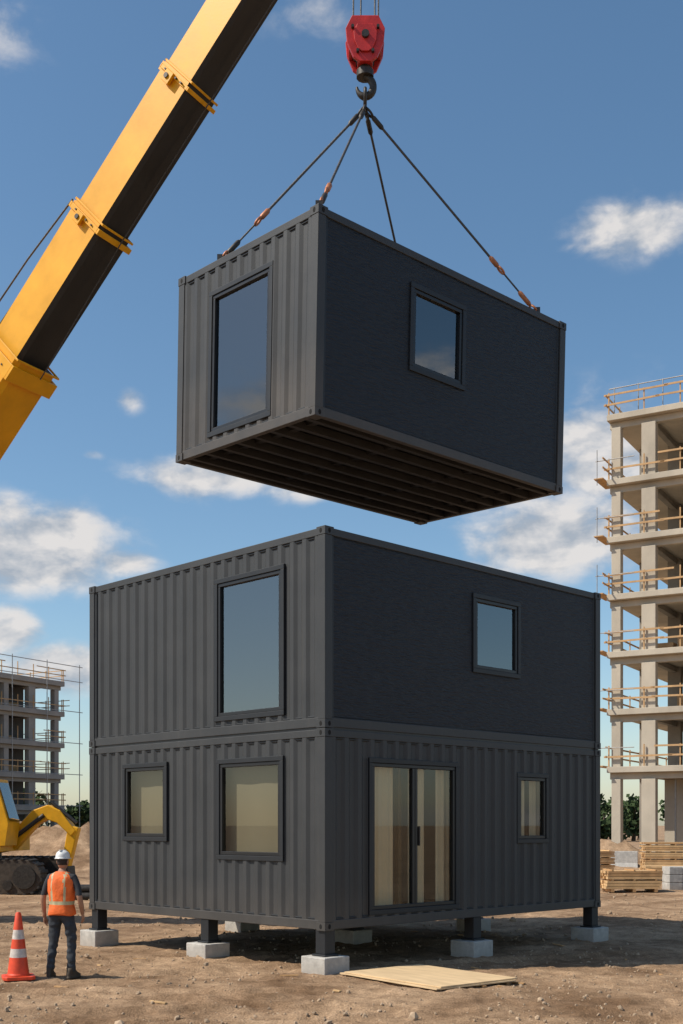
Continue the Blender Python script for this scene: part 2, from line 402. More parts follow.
def collar(b,a,h,w=.14,t=.06,m=M_yel):
    for a0,w0,t0 in ((a,w,t),(a-w*.5-.05,.04,t*.5)):
        for (s0,s1,n0,n1) in ((-.44*h-t0,.44*h+t0,.5*h,.5*h+t0),(-.44*h-t0,.44*h+t0,-.5*h-t0,-.5*h),(-.44*h-t0,-.44*h,-.5*h,.5*h),(.44*h,.44*h+t0,-.5*h,.5*h)):
            b.obox(bp_(a0,(s0+s1)/2,(n0+n1)/2),sd*(s1-s0)/2,d*w0/2,nn*(n1-n0)/2,m)
b=B()
boomsec(b,-.2,3.5,.74); boomsec(b,3.38,5.5,.80); boomsec(b,5.36,7.6,.88); boomsec(b,7.42,18.2,1.16,M_yel)
collar(b,3.45,.80,.07,.03); collar(b,5.45,.88,.10,.05); collar(b,7.6,1.16,.3,.06)
for a,h in ((5.45,.88),(7.6,1.16),(3.45,.80)):
    for s in (-1,1): b.obox(bp_(a,s*.30*h,.5*h+.08),sd*.05,d*.08,nn*.05,M_yel)
    b.obox(bp_(a+.05,.46*h+.05,.1*h),sd*.03,d*.10,nn*.10,M_yel)
    b.tube([bp_(a+.05,.44*h+.03,.1),bp_(a+.05,.44*h+.12,.1)],.045,M_metal,10)
    for n_ in (-.3,-.1,.3): b.tube([bp_(a,.44*h+.03,n_*h),bp_(a,.44*h+.075,n_*h)],.018,M_metal,8)
b.obox(bp_(-.2,0,-.1),sd*.3,d*.35,nn*.35,M_yel)
b.tube([tip+Vector((0,-.15,.1)),tip+Vector((0,.15,.1))],.3,M_metal,20)
b.done('telescopic_boom',crane,bevel=.012)
b=B()
b.tube([bp_(5.4,.2,.52),bp_(7.5,.2,.68),bp_(18,.2,.70)],.012,M_rope,6)
b.tube([bp_(5.4,.36,.56),bp_(6.4,.36,.74),bp_(7.5,.36,.84),bp_(18,.36,.86)],.018,M_rope,6)
b.tube([bp_(0,-.1,-.44),bp_(5.4,-.1,-.52),bp_(7.5,-.1,-.66)],.012,M_rope,6)
b.tube([bp_(10.5,0,-.7),bp_(17.2,0,-2.6)],.20,M_metal,14); b.tube([bp_(9.2,0,-.62),bp_(10.7,0,-.75)],.12,M_metal,12)
b.done('boom_cables',crane)
base=bp_(18.0); ang=math.atan2(hd.y,hd.x)+math.pi
tr=empty('crane_carrier',(base.x,base.y,0),(0,0,ang)); tr.parent=crane
b=B()
b.box(-3.6,7,-1.3,1.3,1.0,1.7,M_yel); b.box(7,9,-1.25,1.25,1.0,3.2,M_yel); b.box(7.2,9.03,-1.1,1.1,2.2,3.0,M_glassd)
b.box(-1.2,2.4,-1.2,1.2,1.75,2.9,M_yel); b.box(-2.0,0,-2.3,-1.25,1.75,3.6,M_yel); b.box(-2.04,-.4,-2.34,-1.4,2.4,3.4,M_glassd)
for x in (-2.6,-1.2,1.6,3.0,5.8,7.9):
    for y in (-1.2,1.2): b.tube([(x,y-.2,.7),(x,y+.2,.7)],.7,M_rubber,24)
for x in (-3.2,5):
    b.box(x-.15,x+.15,-3.2,3.2,.95,1.2,M_yel)
    for y in (-3.1,3.1): b.tube([(x,y,.1),(x,y,1.2)],.1,M_metal,10); b.tube([(x,y,0),(x,y,.1)],.35,M_metal,14)
b.done('carrier_body',tr,bevel=.03)

# ------------------------------------------------------------------ ground
mounds=[(-10.6,48,3.4,3.0,1.5),(-15.5,50,4.5,3.2,1.8),(-12.5,42.5,3.0,1.5,.55),(-8.0,52,3,2.5,1.0),(-22,55,6,4,2.0),(12.9,58,2.6,2.0,1.4),(15.5,47,3.0,1.2,.25),(9,75,6,3,1.6),(17,70,5,3,1.2)]
TR=[(0,14.0,.995,.10,1),(-2,13.2,.97,-.24,1),(4,20,.93,.36,1),(-7,24,.8,.6,1),(3,13.0,.985,.17,1)]
def gh(x,y):
    z=0.045*noise.noise(Vector((x*.35,y*.35,0)))
    dist=math.hypot(x,y-16)
    if dist<60:
        z+=.032*noise.fractal(Vector((x*1.7,y*1.7,3)),.75,2.1,5)
        c=noise.noise(Vector((x*5,y*5,9))); z+=.045*max(0,c-.2)
        c=noise.noise(Vector((x*11,y*11,4))); z+=.03*max(0,c-.15)
        for (ax,ay,dx,dy,wd) in TR:
            t=(x-ax)*dx+(y-ay)*dy; s=-(x-ax)*dy+(y-ay)*dx + .25*math.sin(t*.25)
            fade=max(0,min(1,.75+1.6*noise.noise(Vector((x*.3,y*.3,31)))))
            for o in (-.95,.95):
                q_=abs(s-o)
                if q_<.42:
                    tread=.5+.5*math.sin(t*26+(s-o)*14)
                    z+= fade*(-.055*max(0,1-(q_/.24)**2)*(.6+.4*tread) if q_<.24 else .035*(1-abs(q_-.32)/.1 if abs(q_-.32)<.1 else 0))
    for (mx,my,rx,ry,h) in mounds:
        e=((x-mx)/rx)**2+((y-my)/ry)**2
        if e<6: z+=h*math.exp(-e*1.1)*(1+.35*noise.fractal(Vector((x*.9,y*.9,5)),.8,2,5))
    return z
def axis(segs):
    out=[]
    for a,b_,st in segs:
        n=max(1,int(round((b_-a)/st))); out+= [a+(b_-a)*i/n for i in range(n)]
    out.append(segs[-1][1]); return out
xs=axis([(-3000,-600,600),(-600,-120,60),(-120,-26,8),(-26,-8,.4),(-8,8,.055),(8,26,.4),(26,120,8),(120,600,60),(600,3000,600)])
ys=axis([(-1000,-100,150),(-100,0,15),(0,12,1),(12,20,.055),(20,26,.15),(26,62,.4),(62,140,5),(140,600,50),(600,3500,600)])
vs=[(x,y,gh(x,y)) for y in ys for x in xs]; nx=len(xs)
fs=[(j*nx+i,j*nx+i+1,(j+1)*nx+i+1,(j+1)*nx+i) for j in range(len(ys)-1) for i in range(nx-1)]
me=bpy.data.meshes.new('ground'); me.from_pydata(vs,[],fs); me.polygons.foreach_set('use_smooth',[True]*len(fs)); me.update()
ground=bpy.data.objects.new('ground',me); scene.collection.objects.link(ground)
m,nt,bs=new_mat('dirt'); N=nt.nodes; Lk=nt.links
tc=N.new('ShaderNodeTexCoord')
def nz(sc,det=8,ro=.6,dist=0):
    n=N.new('ShaderNodeTexNoise'); n.inputs['Scale'].default_value=sc; n.inputs['Detail'].default_value=det; n.inputs['Roughness'].default_value=ro; n.inputs['Distortion'].default_value=dist
    Lk.new(tc.outputs['Object'],n.inputs['Vector']); return n
n1=nz(.55,8,.65,.5); n2=nz(3.2,8,.7); n3=nz(38,4,.7)
r1=N.new('ShaderNodeValToRGB'); e=r1.color_ramp.elements; e[0].position=.34; e[0].color=(.235,.145,.085,1); e[1].position=.62; e[1].color=(.54,.375,.245,1)
Lk.new(n1.outputs[0],r1.inputs[0])
r2=N.new('ShaderNodeValToRGB'); e=r2.color_ramp.elements; e[0].position=.32; e[0].color=(.58,.55,.51,1); e[1].position=.68; e[1].color=(1.18,1.16,1.12,1)
Lk.new(n2.outputs[0],r2.inputs[0])
mx=N.new('ShaderNodeMixRGB'); mx.blend_type='MULTIPLY'; mx.inputs[0].default_value=1; Lk.new(r1.outputs[0],mx.inputs[1]); Lk.new(r2.outputs[0],mx.inputs[2])
r3=N.new('ShaderNodeValToRGB'); e=r3.color_ramp.elements; e[0].position=.35; e[0].color=(.6,.58,.56,1); e[1].position=.65; e[1].color=(1.2,1.2,1.2,1); Lk.new(n3.outputs[0],r3.inputs[0])
mx2=N.new('ShaderNodeMixRGB'); mx2.blend_type='MULTIPLY'; mx2.inputs[0].default_value=.8; Lk.new(mx.outputs[0],mx2.inputs[1]); Lk.new(r3.outputs[0],mx2.inputs[2])
Lk.new(mx2.outputs[0],bs.inputs['Base Color']); bs.inputs['Roughness'].default_value=.95; bs.inputs['Specular IOR Level'].default_value=.15
bp=N.new('ShaderNodeBump'); bp.inputs['Strength'].default_value=.9; bp.inputs['Distance'].default_value=.035
ad=N.new('ShaderNodeMath'); Lk.new(n2.outputs[0],ad.inputs[0]); Lk.new(n3.outputs[0],ad.inputs[1]); Lk.new(ad.outputs[0],bp.inputs['Height']); Lk.new(bp.outputs[0],bs.inputs['Normal'])
me.materials.append(m)
M_stone=mat('stones',(.37,.27,.18),.9,0,.4,1.5)
b=B()
ico=bmesh.new(); bmesh.ops.create_icosphere(ico,subdivisions=1,radius=1); iv=[v.co.copy() for v in ico.verts]; ifc=[[v.index for v in f.verts] for f in ico.faces]; ico.free()
for k in range(5200):
    y=11.5+ (random.random()**1.3)*26; x=random.uniform(-.36,.36)*y
    cl=noise.noise(Vector((x*.6,y*.6,20)))
    if cl<-.05 and random.random()<.75: continue
    r=random.choice((.008,.010,.012,.014,.018,.022,.03,.03 if y>20 else .016))*random.uniform(.7,1.4)
    if random.random()<.02: r*=2.3
    z=gh(x,y); rot=Euler((random.random()*6,random.random()*6,random.random()*6)).to_matrix()
    sc=Vector((1,random.uniform(.6,1),random.uniform(.5,.9)))
    b.add([rot@Vector((p.x*sc.x,p.y*sc.y,p.z*sc.z))*r*random.uniform(.85,1.15)+Vector((x,y,z+r*.25)) for p in iv],ifc,M_stone)
b.done('stones',recalc=False)

# ------------------------------------------------------------------ plywood, scrap
M_ply=mat('plywood',(.62,.45,.26),.7,0,.18,1.2,.1,20,stretch=(1.2,7,1))
M_wood=mat('timber',(.46,.27,.12),.75,0,.3,3,.1,20)
M_woodl=mat('timber_light',(.60,.39,.19),.75,0,.25,3,.1,20)
ply=empty('plywood_sheets',(1.18,16.03,0),(0,0,R(-53)))
b=B(); b.box(-1.02,1.02,-.74,.68,.05,.068,M_ply); b.done('bottom_sheet',ply,bevel=.002)
b=B(); b.box(-.96,1.0,-.69,.72,.071,.089,M_ply); o=b.done('top_sheet',ply,bevel=.002); o.rotation_euler=(0,0,R(1.5))
b=B()
for y in (-.6,.05,.6): b.box(-.95,.95,y-.03,y+.03,-.02,.048,M_wood)
b.done('battens',ply)
b=B(); random.seed(21)
for k in range(26):
    y=random.uniform(13.6,24); x=random.uniform(-.28,.30)*y; z=gh(x,y)+.012; a=random.uniform(0,3.14); l=random.uniform(.05,.28)
    dx=Vector((math.cos(a),math.sin(a),random.uniform(-.05,.05)))*l/2; b.obox((x,y,z),dx,Vector((-math.sin(a),math.cos(a),0))*random.uniform(.01,.03),(0,0,.008),random.choice((M_wood,M_woodl)))
b.done('wood_scraps')

# ------------------------------------------------------------------ traffic cone
M_cone=mat('cone_orange',(.68,.065,.018),.5,0,.22,8); M_refl=mat('cone_reflective',(.56,.50,.45),.4,0,.25,20)
b=B()
cone=empty('traffic_cone',(-4.46,16.12,gh(-4.46,16.12)),(0,0,R(20)))
def circ(r,z,n=28): return [(r*math.cos(2*math.pi*k/n),r*math.sin(2*math.pi*k/n),z) for k in range(n)]
zs=[.05,.07,.09,.30,.301,.42,.421,.55,.551,.68,.681,.90,.915,.92]
def cr(z): return .150-(z-.05)*.130
def cm(c): return M_refl if (.301<c.z<.42 or .56<c.z<.67) else M_cone
rings=[circ(cr(z)+(.03 if z<.06 else 0)-(.01 if z>.91 else 0),z) for z in zs]
b.loft(rings,M_cone,cm); b.done('cone_body',cone)
b=B(); c=.05; h=.215
b.prism([(-h+c,-h,0),(h-c,-h,0),(h,-h+c,0),(h,h-c,0),(h-c,h,0),(-h+c,h,0),(-h,h-c,0),(-h,-h+c,0)],(0,0,.05),M_cone); b.done('cone_base',cone,bevel=.01)

# ------------------------------------------------------------------ worker
def skin(name,verts,edges,rad,parent,sub=2,mats=None,matf=None,disp=0):
    me=bpy.data.meshes.new(name); me.from_pydata(verts,edges,[]); ob=bpy.data.objects.new(name,me); scene.collection.objects.link(ob)
    ob.modifiers.new('skin','SKIN'); s=ob.modifiers.new('sub','SUBSURF'); s.levels=sub; s.render_levels=sub
    sv=me.skin_vertices[0].data
    for i,r in enumerate(rad): sv[i].radius=(r,r) if not isinstance(r,tuple) else r
    sv[0].use_root=True
    bpy.context.view_layer.update()
    dg=bpy.context.evaluated_depsgraph_get(); nm=bpy.data.meshes.new_from_object(ob.evaluated_get(dg))
    ob.modifiers.clear(); ob.data=nm; nm.name=name
    for v in nm.vertices:
        if disp and v.co.z<.9:
            q_=noise.noise(Vector((v.co.x*9,v.co.y*9,v.co.z*16)))*disp; v.co+=v.normal*q_
    nm.materials.clear()
    for m in mats: nm.materials.append(m)
    for p in nm.polygons:
        p.use_smooth=True
        if matf: p.material_index=matf(p.center)
    ob.parent=parent; return ob
M_skin=mat('skin',(.36,.19,.12),.55,0,.08,10); M_jean=mat('work_trousers',(.035,.042,.052),.85,0,.35,14,.4,120)
M_shirt=mat('dark_shirt',(.03,.032,.038),.85,0,.2,14,.3,120)
M_vest=mat('hi_vis_orange',(.80,.14,.02),.7,0,.18,9,.4,40); M_band=mat('reflective_band',(.46,.42,.25),.4,0,.15,20)
M_helm=mat('helmet_white',(.72,.72,.70),.35,0,.06,6); M_boot=mat('boots',(.05,.035,.022),.7,0,.4,14); M_hair=mat('hair',(.03,.02,.014),.8,0,.4,60)
wk=empty('construction_worker',(-3.90,16.3,gh(-3.9,16.3)),(0,0,R(-14)))
V=[(0,0,.95),(0,0,1.08),(0,0.0,1.24),(0,0,1.38),(0,.0,1.47),(0,.012,1.56)]
Rr=[.125,.125,.135,.115,.058,.052]
Ed=[(0,1),(1,2),(2,3),(3,4),(4,5)]
def chain(start,pts):
    p=start
    for c,r in pts:
        V.append(c); Rr.append(r); Ed.append((p,len(V)-1)); p=len(V)-1
    return p
chain(0,[((-.095,0,.86),.098),((-.125,.01,.66),.085),((-.14,.015,.50),.070),((-.155,-.02,.30),.066),((-.165,-.03,.12),.055),((-.167,-.03,.06),.052)])
chain(0,[((.095,0,.86),.098),((.115,.03,.66),.085),((.12,.05,.50),.070),((.125,.03,.30),.066),((.13,.02,.12),.055),((.13,.02,.06),.052)])
lw=chain(3,[((-.175,0,1.405),.066),((-.235,-.01,1.28),.052),((-.275,-.03,1.13),.041),((-.285,.0,1.0),.038),((-.29,.035,.89),.027),((-.292,.05,.84),.030)])
rw=chain(3,[((.175,0,1.405),.066),((.24,-.01,1.28),.052),((.285,-.04,1.14),.041),((.29,.01,1.01),.038),((.275,.07,.915),.027),((.268,.095,.868),.030)])
def bm_(c):
    if abs(c.x)>.19 and c.z>.75: return 1 if c.z>1.16 else 2
    if c.z>1.47: return 2
    if c.z>.93: return 1
    return 0
skin('body',V,Ed,Rr,wk,3,[M_jean,M_shirt,M_skin],bm_,disp=.02)
for sx,wr,dn in ((-1,Vector((-.292,.05,.84)),Vector((0,.16,-1))),(1,Vector((.268,.095,.868)),Vector((-.1,.35,-1)))):
    dn=dn.normalized(); fw=Vector((0,1,.16)).normalized()
    for i,(o,l) in enumerate(((.028,.062),(.010,.072),(-.009,.068),(-.026,.052))):
        V2=[];R2=[]; root=wr+dn*-.01+fw*o*.6
        for t,cu in ((0,0),(.05,0),(.05+l*.5,.004),(.05+l*.8,.012),(.05+l,.026)):
            V2.append(tuple(root+dn*t+fw*o*.5*min(1,t/.04)+Vector((-sx*cu,0,0)))); R2.append(.0095 if t<.1 else .008)
        skin('finger_%s%d'%('l' if sx<0 else 'r',i+1),V2,[(k,k+1) for k in range(4)],R2,wk,1,[M_skin])
    th=[wr+fw*.015,wr+fw*.035+dn*.03,wr+fw*.045+dn*.055+Vector((-sx*.008,0,0)),wr+fw*.045+dn*.08+Vector((-sx*.016,0,0))]
    skin('thumb_'+('l' if sx<0 else 'r'),[tuple(p) for p in th],[(0,1),(1,2),(2,3)],[.013,.011,.010,.008],wk,1,[M_skin])
    skin('palm_'+('l' if sx<0 else 'r'),[tuple(wr-dn*.03),tuple(wr+dn*.01+fw*.004),tuple(wr+dn*.05)],[(0,1),(1,2)],[(.025,.022),(.02,.034),(.018,.036)],wk,2,[M_skin])
b=B(); n=64
prof=[(.885,.186,.142,0),(.90,.192,.146,0),(.95,.186,.14,0),(1.0,.181,.135,0),(1.03,.180,.133,0),(1.031,.180,.133,0),(1.08,.180,.132,0),(1.081,.18,.132,0),(1.13,.184,.132,0),(1.17,.188,.134,0),(1.22,.193,.136,0),(1.28,.200,.137,0),(1.34,.206,.134,0),(1.39,.204,.126,0),(1.425,.185,.115,0),(1.455,.145,.10,0),(1.48,.10,.085,0),(1.49,.085,.078,0)]
rings=[]
for z,rx,ry,cy in prof:
    rg=[]
    for k in range(n):
        a=2*math.pi*k/n; ca_,sn=math.cos(a),math.sin(a); ex=.85
        x=rx*math.copysign(abs(ca_)**ex,ca_); y=ry*math.copysign(abs(sn)**ex,sn)+cy
        w=.012*noise.noise(Vector((x*14,y*14,z*12))); rg.append((x*(1+w/.15),y*(1+w/.12),z+(.008*math.sin(a*3) if z<.93 else 0)))
    rings.append(rg)
def vm(c):
    if 1.031<c.z<1.08: return M_band
    if .082<abs(c.x)<.112 and c.z>1.081 and abs(c.y)>.03: return M_band
    return M_vest
b.loft(rings,M_vest,vm); b.done('safety_vest',wk)
b=B(); hc_=Vector((.0,.022,1.625)); rg=[]
for i in range(1,16):
    a=math.pi*i/16; z=-math.cos(a); rr_=math.sin(a); row=[]
    for k in range(24):
        t=2*math.pi*k/24; x=math.cos(t)*rr_*.077; y=math.sin(t)*rr_*.097
        if z<0: x*=(1+.22*z); y=y*(1+.1*z)+(.012*-z if y>0 else 0)
        row.append((hc_.x+x,hc_.y+y,hc_.z+z*.118))
    rg.append(row)
def hm(c): return M_hair if (c.y<.02 and c.z>1.585) or c.z>1.69 else M_skin
b.loft(rg,M_skin,hm)
for s in (-1,1):
    b.loft([[(s*(.072+dx),.015+ry_*math.cos(t*math.pi/5),1.62+rz*math.sin(t*math.pi/5)) for t in range(10)] for dx,ry_,rz in ((0,.012,.024),(.010,.018,.032),(.014,.015,.028))],M_skin)
    b.loft([[(s*.03+r_*math.cos(t*math.pi/4),.022+.090+yy,1.637+r_*math.sin(t*math.pi/4)*.6) for t in range(8)] for yy,r_ in ((-.01,.014),(.002,.011),(.006,.004))],M_helm)
b.add([(-.014,.11,1.60),(.014,.11,1.60),(0,.14,1.602),(0,.112,1.645)],[(0,1,2),(0,2,3),(1,3,2)],M_skin,True)
b.box(-.022,.022,.108,.118,1.568,1.576,M_shk)
b.done('head',wk)
b=B(); rg=[]
for r_,z in ((.118,1.668),(.121,1.674),(.106,1.682),(.105,1.70),(.100,1.73),(.085,1.758),(.055,1.778),(.02,1.786)):
    rg.append([(r_*.90*math.cos(2*math.pi*k/32),.02+r_*(1.08+(.28 if (math.sin(2*math.pi*k/32)>.2 and r_>.11) else 0))*math.sin(2*math.pi*k/32),z) for k in range(32)])
b.loft(rg,M_helm); b.box(-.012,.012,-.07,.10,1.772,1.793,M_helm)
b.done('hard_hat',wk)
b=B()
for s,cx_,cy_ in ((-1,-.168,-.03),(1,.13,.02)):
    rg=[]
    for z,w,l0,l1 in ((-.005,.05,-.09,.19),(.02,.053,-.092,.195),(.022,.048,-.085,.188),(.05,.048,-.085,.185),(.08,.045,-.078,.12),(.11,.047,-.068,.07),(.15,.05,-.062,.062)):
        row=[]
        for k in range(20):
            a=2*math.pi*k/20; x=w*math.copysign(abs(math.cos(a))**.7,math.cos(a)); y=(l0+l1)/2+(l1-l0)/2*math.copysign(abs(math.sin(a))**.8,math.sin(a))
            row.append((cx_+x+y*.18*s,cy_+y,z))
        rg.append(row)
    b.loft(rg,M_boot)
b.done('boots',wk)

# ------------------------------------------------------------------ excavator
ex=empty('excavator',(-11.65,37.2,0),(0,0,R(-4)))
b=B()
for y in (-1.35,1.35):
    pts=[]
    for k in range(13): a=R(90+k*15); pts.append((-2.05+.52*math.cos(a),.56+.52*math.sin(a)))
    for k in range(13): a=R(-90+k*15); pts.append((2.15+.52*math.cos(a),.56+.52*math.sin(a)))
    b.prism([(x,y-.28,z) for x,z in pts],(0,.56,0),M_track)
    for k in range(48):
        LL=4.2; tot=2*LL+2*math.pi*.52; t=k/48*tot
        if t<LL: c=Vector((-2.05+t,0,1.10)); nv=Vector((0,0,1)); tv=Vector((1,0,0))
        elif t<LL+math.pi*.52: a=math.pi/2-(t-LL)/.52; c=Vector((2.15+.54*math.cos(a),0,.56+.54*math.sin(a))); nv=Vector((math.cos(a),0,math.sin(a))); tv=Vector((math.sin(a),0,-math.cos(a)))
        elif t<2*LL+math.pi*.52: c=Vector((2.15-(t-LL-math.pi*.52),0,.02)); nv=Vector((0,0,-1)); tv=Vector((-1,0,0))
        else: a=-math.pi/2-(t-2*LL-math.pi*.52)/.52; c=Vector((-2.05+.54*math.cos(a),0,.56+.54*math.sin(a))); nv=Vector((math.cos(a),0,math.sin(a))); tv=Vector((math.sin(a),0,-math.cos(a)))
        b.obox(c+Vector((0,y,0)),tv*.05,Vector((0,.31,0)),nv*.03,M_rubber)
    for k in range(7): b.tube([(-1.55+k*.53,y-.33,.30),(-1.55+k*.53,y-.25,.30)],.15,M_metal,14)
    for x in (-2.05,2.15): b.tube([(x,y-.33,.56),(x,y-.25,.56)],.36,M_metal,18)
b.box(-1.2,1.2,-1.0,1.0,.5,1.1,M_track)
b.done('tracks',ex,bevel=.01)
b=B()
b.tube([(0,0,1.05),(0,0,1.3)],.8,M_metal,24)
b.prism([(-2.6,-1.35,1.32),(1.3,-1.35,1.32),(1.3,-1.35,1.9),(.2,-1.35,2.35),(-2.4,-1.35,2.35),(-2.75,-1.35,2.1),(-2.75,-1.35,1.5)],(0,2.7,0),M_yel2)
b.box(-2.5,.1,-1.37,-1.352,1.5,1.75,M_black)
cab=[(-.35,-1.36,1.5),(1.45,-1.36,1.5),(1.55,-1.36,2.2),(1.15,-1.36,3.55),(-.2,-1.36,3.6),(-.4,-1.36,3.2)]
b.prism(cab,(0,1.05,0),M_yel2)
b.done('upper_body',ex,bevel=.05)
b=B()
b.prism([(-.15,-1.372,2.3),(.35,-1.372,2.3),(.35,-1.372,3.3),(-.15,-1.372,3.3)],(0,.01,0),M_glassd)
b.prism([(.45,-1.372,2.1),(1.22,-1.372,2.1),(1.25,-1.372,2.35),(.97,-1.372,3.3),(.45,-1.372,3.3)],(0,.01,0),M_glassd)
b.prism([(1.57,-1.25,2.25),(1.57,-.42,2.25),(1.20,-.42,3.45),(1.20,-1.25,3.45)],(.012,0,.003),M_glassd)
b.done('cab_glass',ex)
b=B()
def arm(pts,w,m): b.prism([(x,-w/2,z) for x,z in pts],(0,w,0),m)
arm([(.7,1.6),(1.1,1.75),(1.9,2.60),(2.4,2.78),(2.8,2.6),(3.3,1.95),(3.15,1.78),(2.7,2.2),(2.35,2.32),(2.05,2.15),(1.3,1.35),(.8,1.25)],.42,M_yel2)
arm([(3.05,2.15),(3.38,2.05),(3.05,.75),(2.8,.75)],.34,M_yel2)
b.tube([(1.3,-.26,1.7),(2.3,-.26,2.45)],.07,M_metal,10)
b.tube([(2.5,-.1,2.85),(3.3,-.1,2.2)],.06,M_metal,10)
arm([(2.8,.8),(3.1,.85),(3.15,.35),(2.8,.02),(2.3,.12),(2.2,.35),(2.6,.4)],.8,M_track)
b.done('digging_arm',ex,bevel=.03)

# ------------------------------------------------------------------ concrete frame buildings
M_c1=mat('raw_concrete',(.46,.405,.325),.9,0,.22,.35,.3,6,stretch=(1,1,.6)); M_c1_shade=mat('raw_concrete_shaded',(.27,.245,.21),.9,0,.25,.4)  # second concrete is a darker copy, interior shade painted into its colour
M_c2=mat('grey_concrete',(.30,.285,.265),.9,0,.2,.35); M_c2_shade=mat('grey_concrete_shaded',(.10,.10,.10),.9,0,.2,.35)  # darker grey copy paints the shade on inner columns, beams and core
M_rail=mat('rail_timber',(.50,.31,.15),.8,0,.25,2)
M_scaf=mat('scaffold_steel',(.35,.34,.33),.5,.6,.2,5)
def frame_building(name,loc,ang,zs,Lx,Ly,colx,coly,cw,mc,mshade,railm,thick=.32,seed=1,core=(),dens=1,rl=1.0):
    random.seed(seed)
    e=empty(name,loc,(0,0,ang))
    b=B()
    for z in zs:
        b.box(-.35,Lx,-.35,Ly,z-thick,z,mc)
        b.box(-.30,Lx-.05,0.08,.45,z-thick-.35,z-thick-.003,mc)
        for x in colx[1:-1:2]: b.box(x-.16,x+.16,.46,Ly-.3,z-thick-.3,z-thick-.003,mshade)
    b.done('floor_slabs',e,bevel=.02)
    b=B(); prev=0
    for z in zs:
        for y in coly:
            for x in colx:
                w=cw*(1 if x not in (colx[1],) else 1.5)
                b.box(x-w/2,x+w/2,y-cw/2,y+cw/2,prev+.003 if prev else -.3,z-thick-.003-(.35 if y==coly[0] else 0),mc if y==coly[0] else mshade)
        prev=z
    for (x0,x1,y0,y1) in core:
        prev=0
        for z in zs:
            b.box(x0,x1,y0,y1,prev+.003,z-thick-.003,mshade); prev=z
    b.done('columns',e,bevel=.02)
    b=B()
    for i,z in enumerate(zs):
        for k in range(int(Lx/1.9)+1):
            x=-.25+k*1.9
            b.box(x-.03,x+.03,-.30,-.24,z+.003,z+1.1+random.uniform(0,.12),railm)
        for h in (.55,1.05):
            x=-.3
            while x<Lx:
                l=random.uniform(2.5,4); j=random.uniform(-.04,.04)
                if random.random()<.9*dens:
                    b.beam((x-.2,-.335,z+h+j),(min(x+l,Lx),-.335,z+h-j*.5),.04*rl,.08*rl,railm)
                x+=l
        for h in (.55,1.05): b.beam((-.40,-.9 if i%2 else -.4,z+h),(-.40,Ly,z+h),.04*rl,.07*rl,railm)
        for k in range(int(Ly/2)+1): b.box(-.37,-.31,k*2-.03,k*2+.03,z+.003,z+1.15,railm)
        for k in range(4):
            if z==zs[-1]: break
            x=random.uniform(.6,Lx-3) if k else random.uniform(2.4,4); y=random.uniform(1.2,3); b.box(x,x+random.uniform(.6,2),y,y+.8,z+.003,z+random.uniform(.2,.9),railm)
    b.done('guard_rails',e)
    return e
zR=[5.27,8.36,11.45,14.54,17.63,20.72,24.2]
rb_=frame_building('unfinished_apartment_block',(14.75,63,0),math.atan2(-.5,.866),zR,26,13,[.1,1.85,5.6,9.8,14,18,22,25.5],[.1,5.5,12.5],.5,M_c1,M_c1_shade,M_rail,seed=3,core=((2.2,5.2,7,7.25),(9,13,6,9)),rl=1.2)
b=B()
for i,z in enumerate(zR[:-1]):
    b.tube([(-.8,-.6,z-.3),(-.8,-.6,z+1.6)],.025,M_scaf,6)
    b.beam((-.7,-.7,z+.03),(-.7,1.4,z+.03),.5,.05,M_rail)
    b.tube([(-.9,-.55,z+1.0),(1.2,-.55,z+1.0)],.025,M_scaf,6)
for z in (1.0,2.2):
    for x in (3,4.5,6.5,8): b.tube([(x,.8+z*.1,0),(x,.8+z*.1,4.6)],.04,M_scaf,6)
b.box(2.25,3.3,1.6,1.85,.0,4.6,M_c1); b.box(5.9,9.3,.4,.6,.0,3.4,M_c1_shade)
b.box(8,13,3,8,24.2,26.6,M_c1)
for k in range(9): b.tube([(k*1.3,-.1,24.2),(k*1.3,-.1,25.7)],.03,M_scaf,6)
b.tube([(-.3,-.1,25.65),(14,-.1,25.65)],.03,M_scaf,6)
b.done('scaffolding',rb_)
zL=[3.9,6.8,9.7,12.6,15.4]
lb=frame_building('concrete_frame_building',(-26.1,108,0),math.atan2(-.866,-.5),zL,30,16,[.3,3.4,6.5,9.6,12.7,15.8,19,22,25,28,29.6],[.3,7,15.5],.55,M_c2,M_c2_shade,M_rail,seed=5,dens=.7,core=((1,28,3.5,3.8),),thick=.45)
lb.scale=(1,-1,1)
b=B()
for k in range(4): b.tube([(-1.4+k*4.2,-1.2,0),(-1.4+k*4.2,-1.2,17)],.04,M_scaf,6)
for z in zL+[16.8]: b.tube([(-1.8,-1.2,z),(13,-1.2,z)],.035,M_scaf,6)
b.done('scaffolding',lb)

# ------------------------------------------------------------------ timber stacks
def stack(name,loc,ang,L,W,H,m,m2,seed,layer=.09):
    random.seed(seed); e=empty(name,loc,(0,0,ang)); b=B()
    for x in (-L*.4,0,L*.4): b.box(x-.05,x+.05,-W/2,W/2,0,.1,m2)
    z=.102; alt=0
    while z<H:
        for k in range(int(W/.16)):
            j=random.uniform(-.05,.05); y=-W/2+k*.16
            b.box(-L/2+j,L/2+j,y,y+.145,z,z+layer-.012,random.choice((m,m,m2)))
        z+=layer; alt+=1
        if alt%3==0:
            for x in (-L*.4,0,L*.4): b.box(x-.03,x+.03,-W/2,W/2,z-.008,z+.035,m2)
            z+=.037
    b.done('boards',e)
stack('timber_stack',(9.2,37.3,gh(9.15,37.3)),R(4),1.75,1.0,.62,M_woodl,M_wood,1)
stack('timber_stack',(14.2,50,gh(14.2,50)),R(-6),2.6,1.2,1.35,M_woodl,M_wood,2)
stack('timber_stack',(10.9,52,gh(10.7,52)),R(10),2.2,1.1,1.0,M_wood,M_woodl,3)
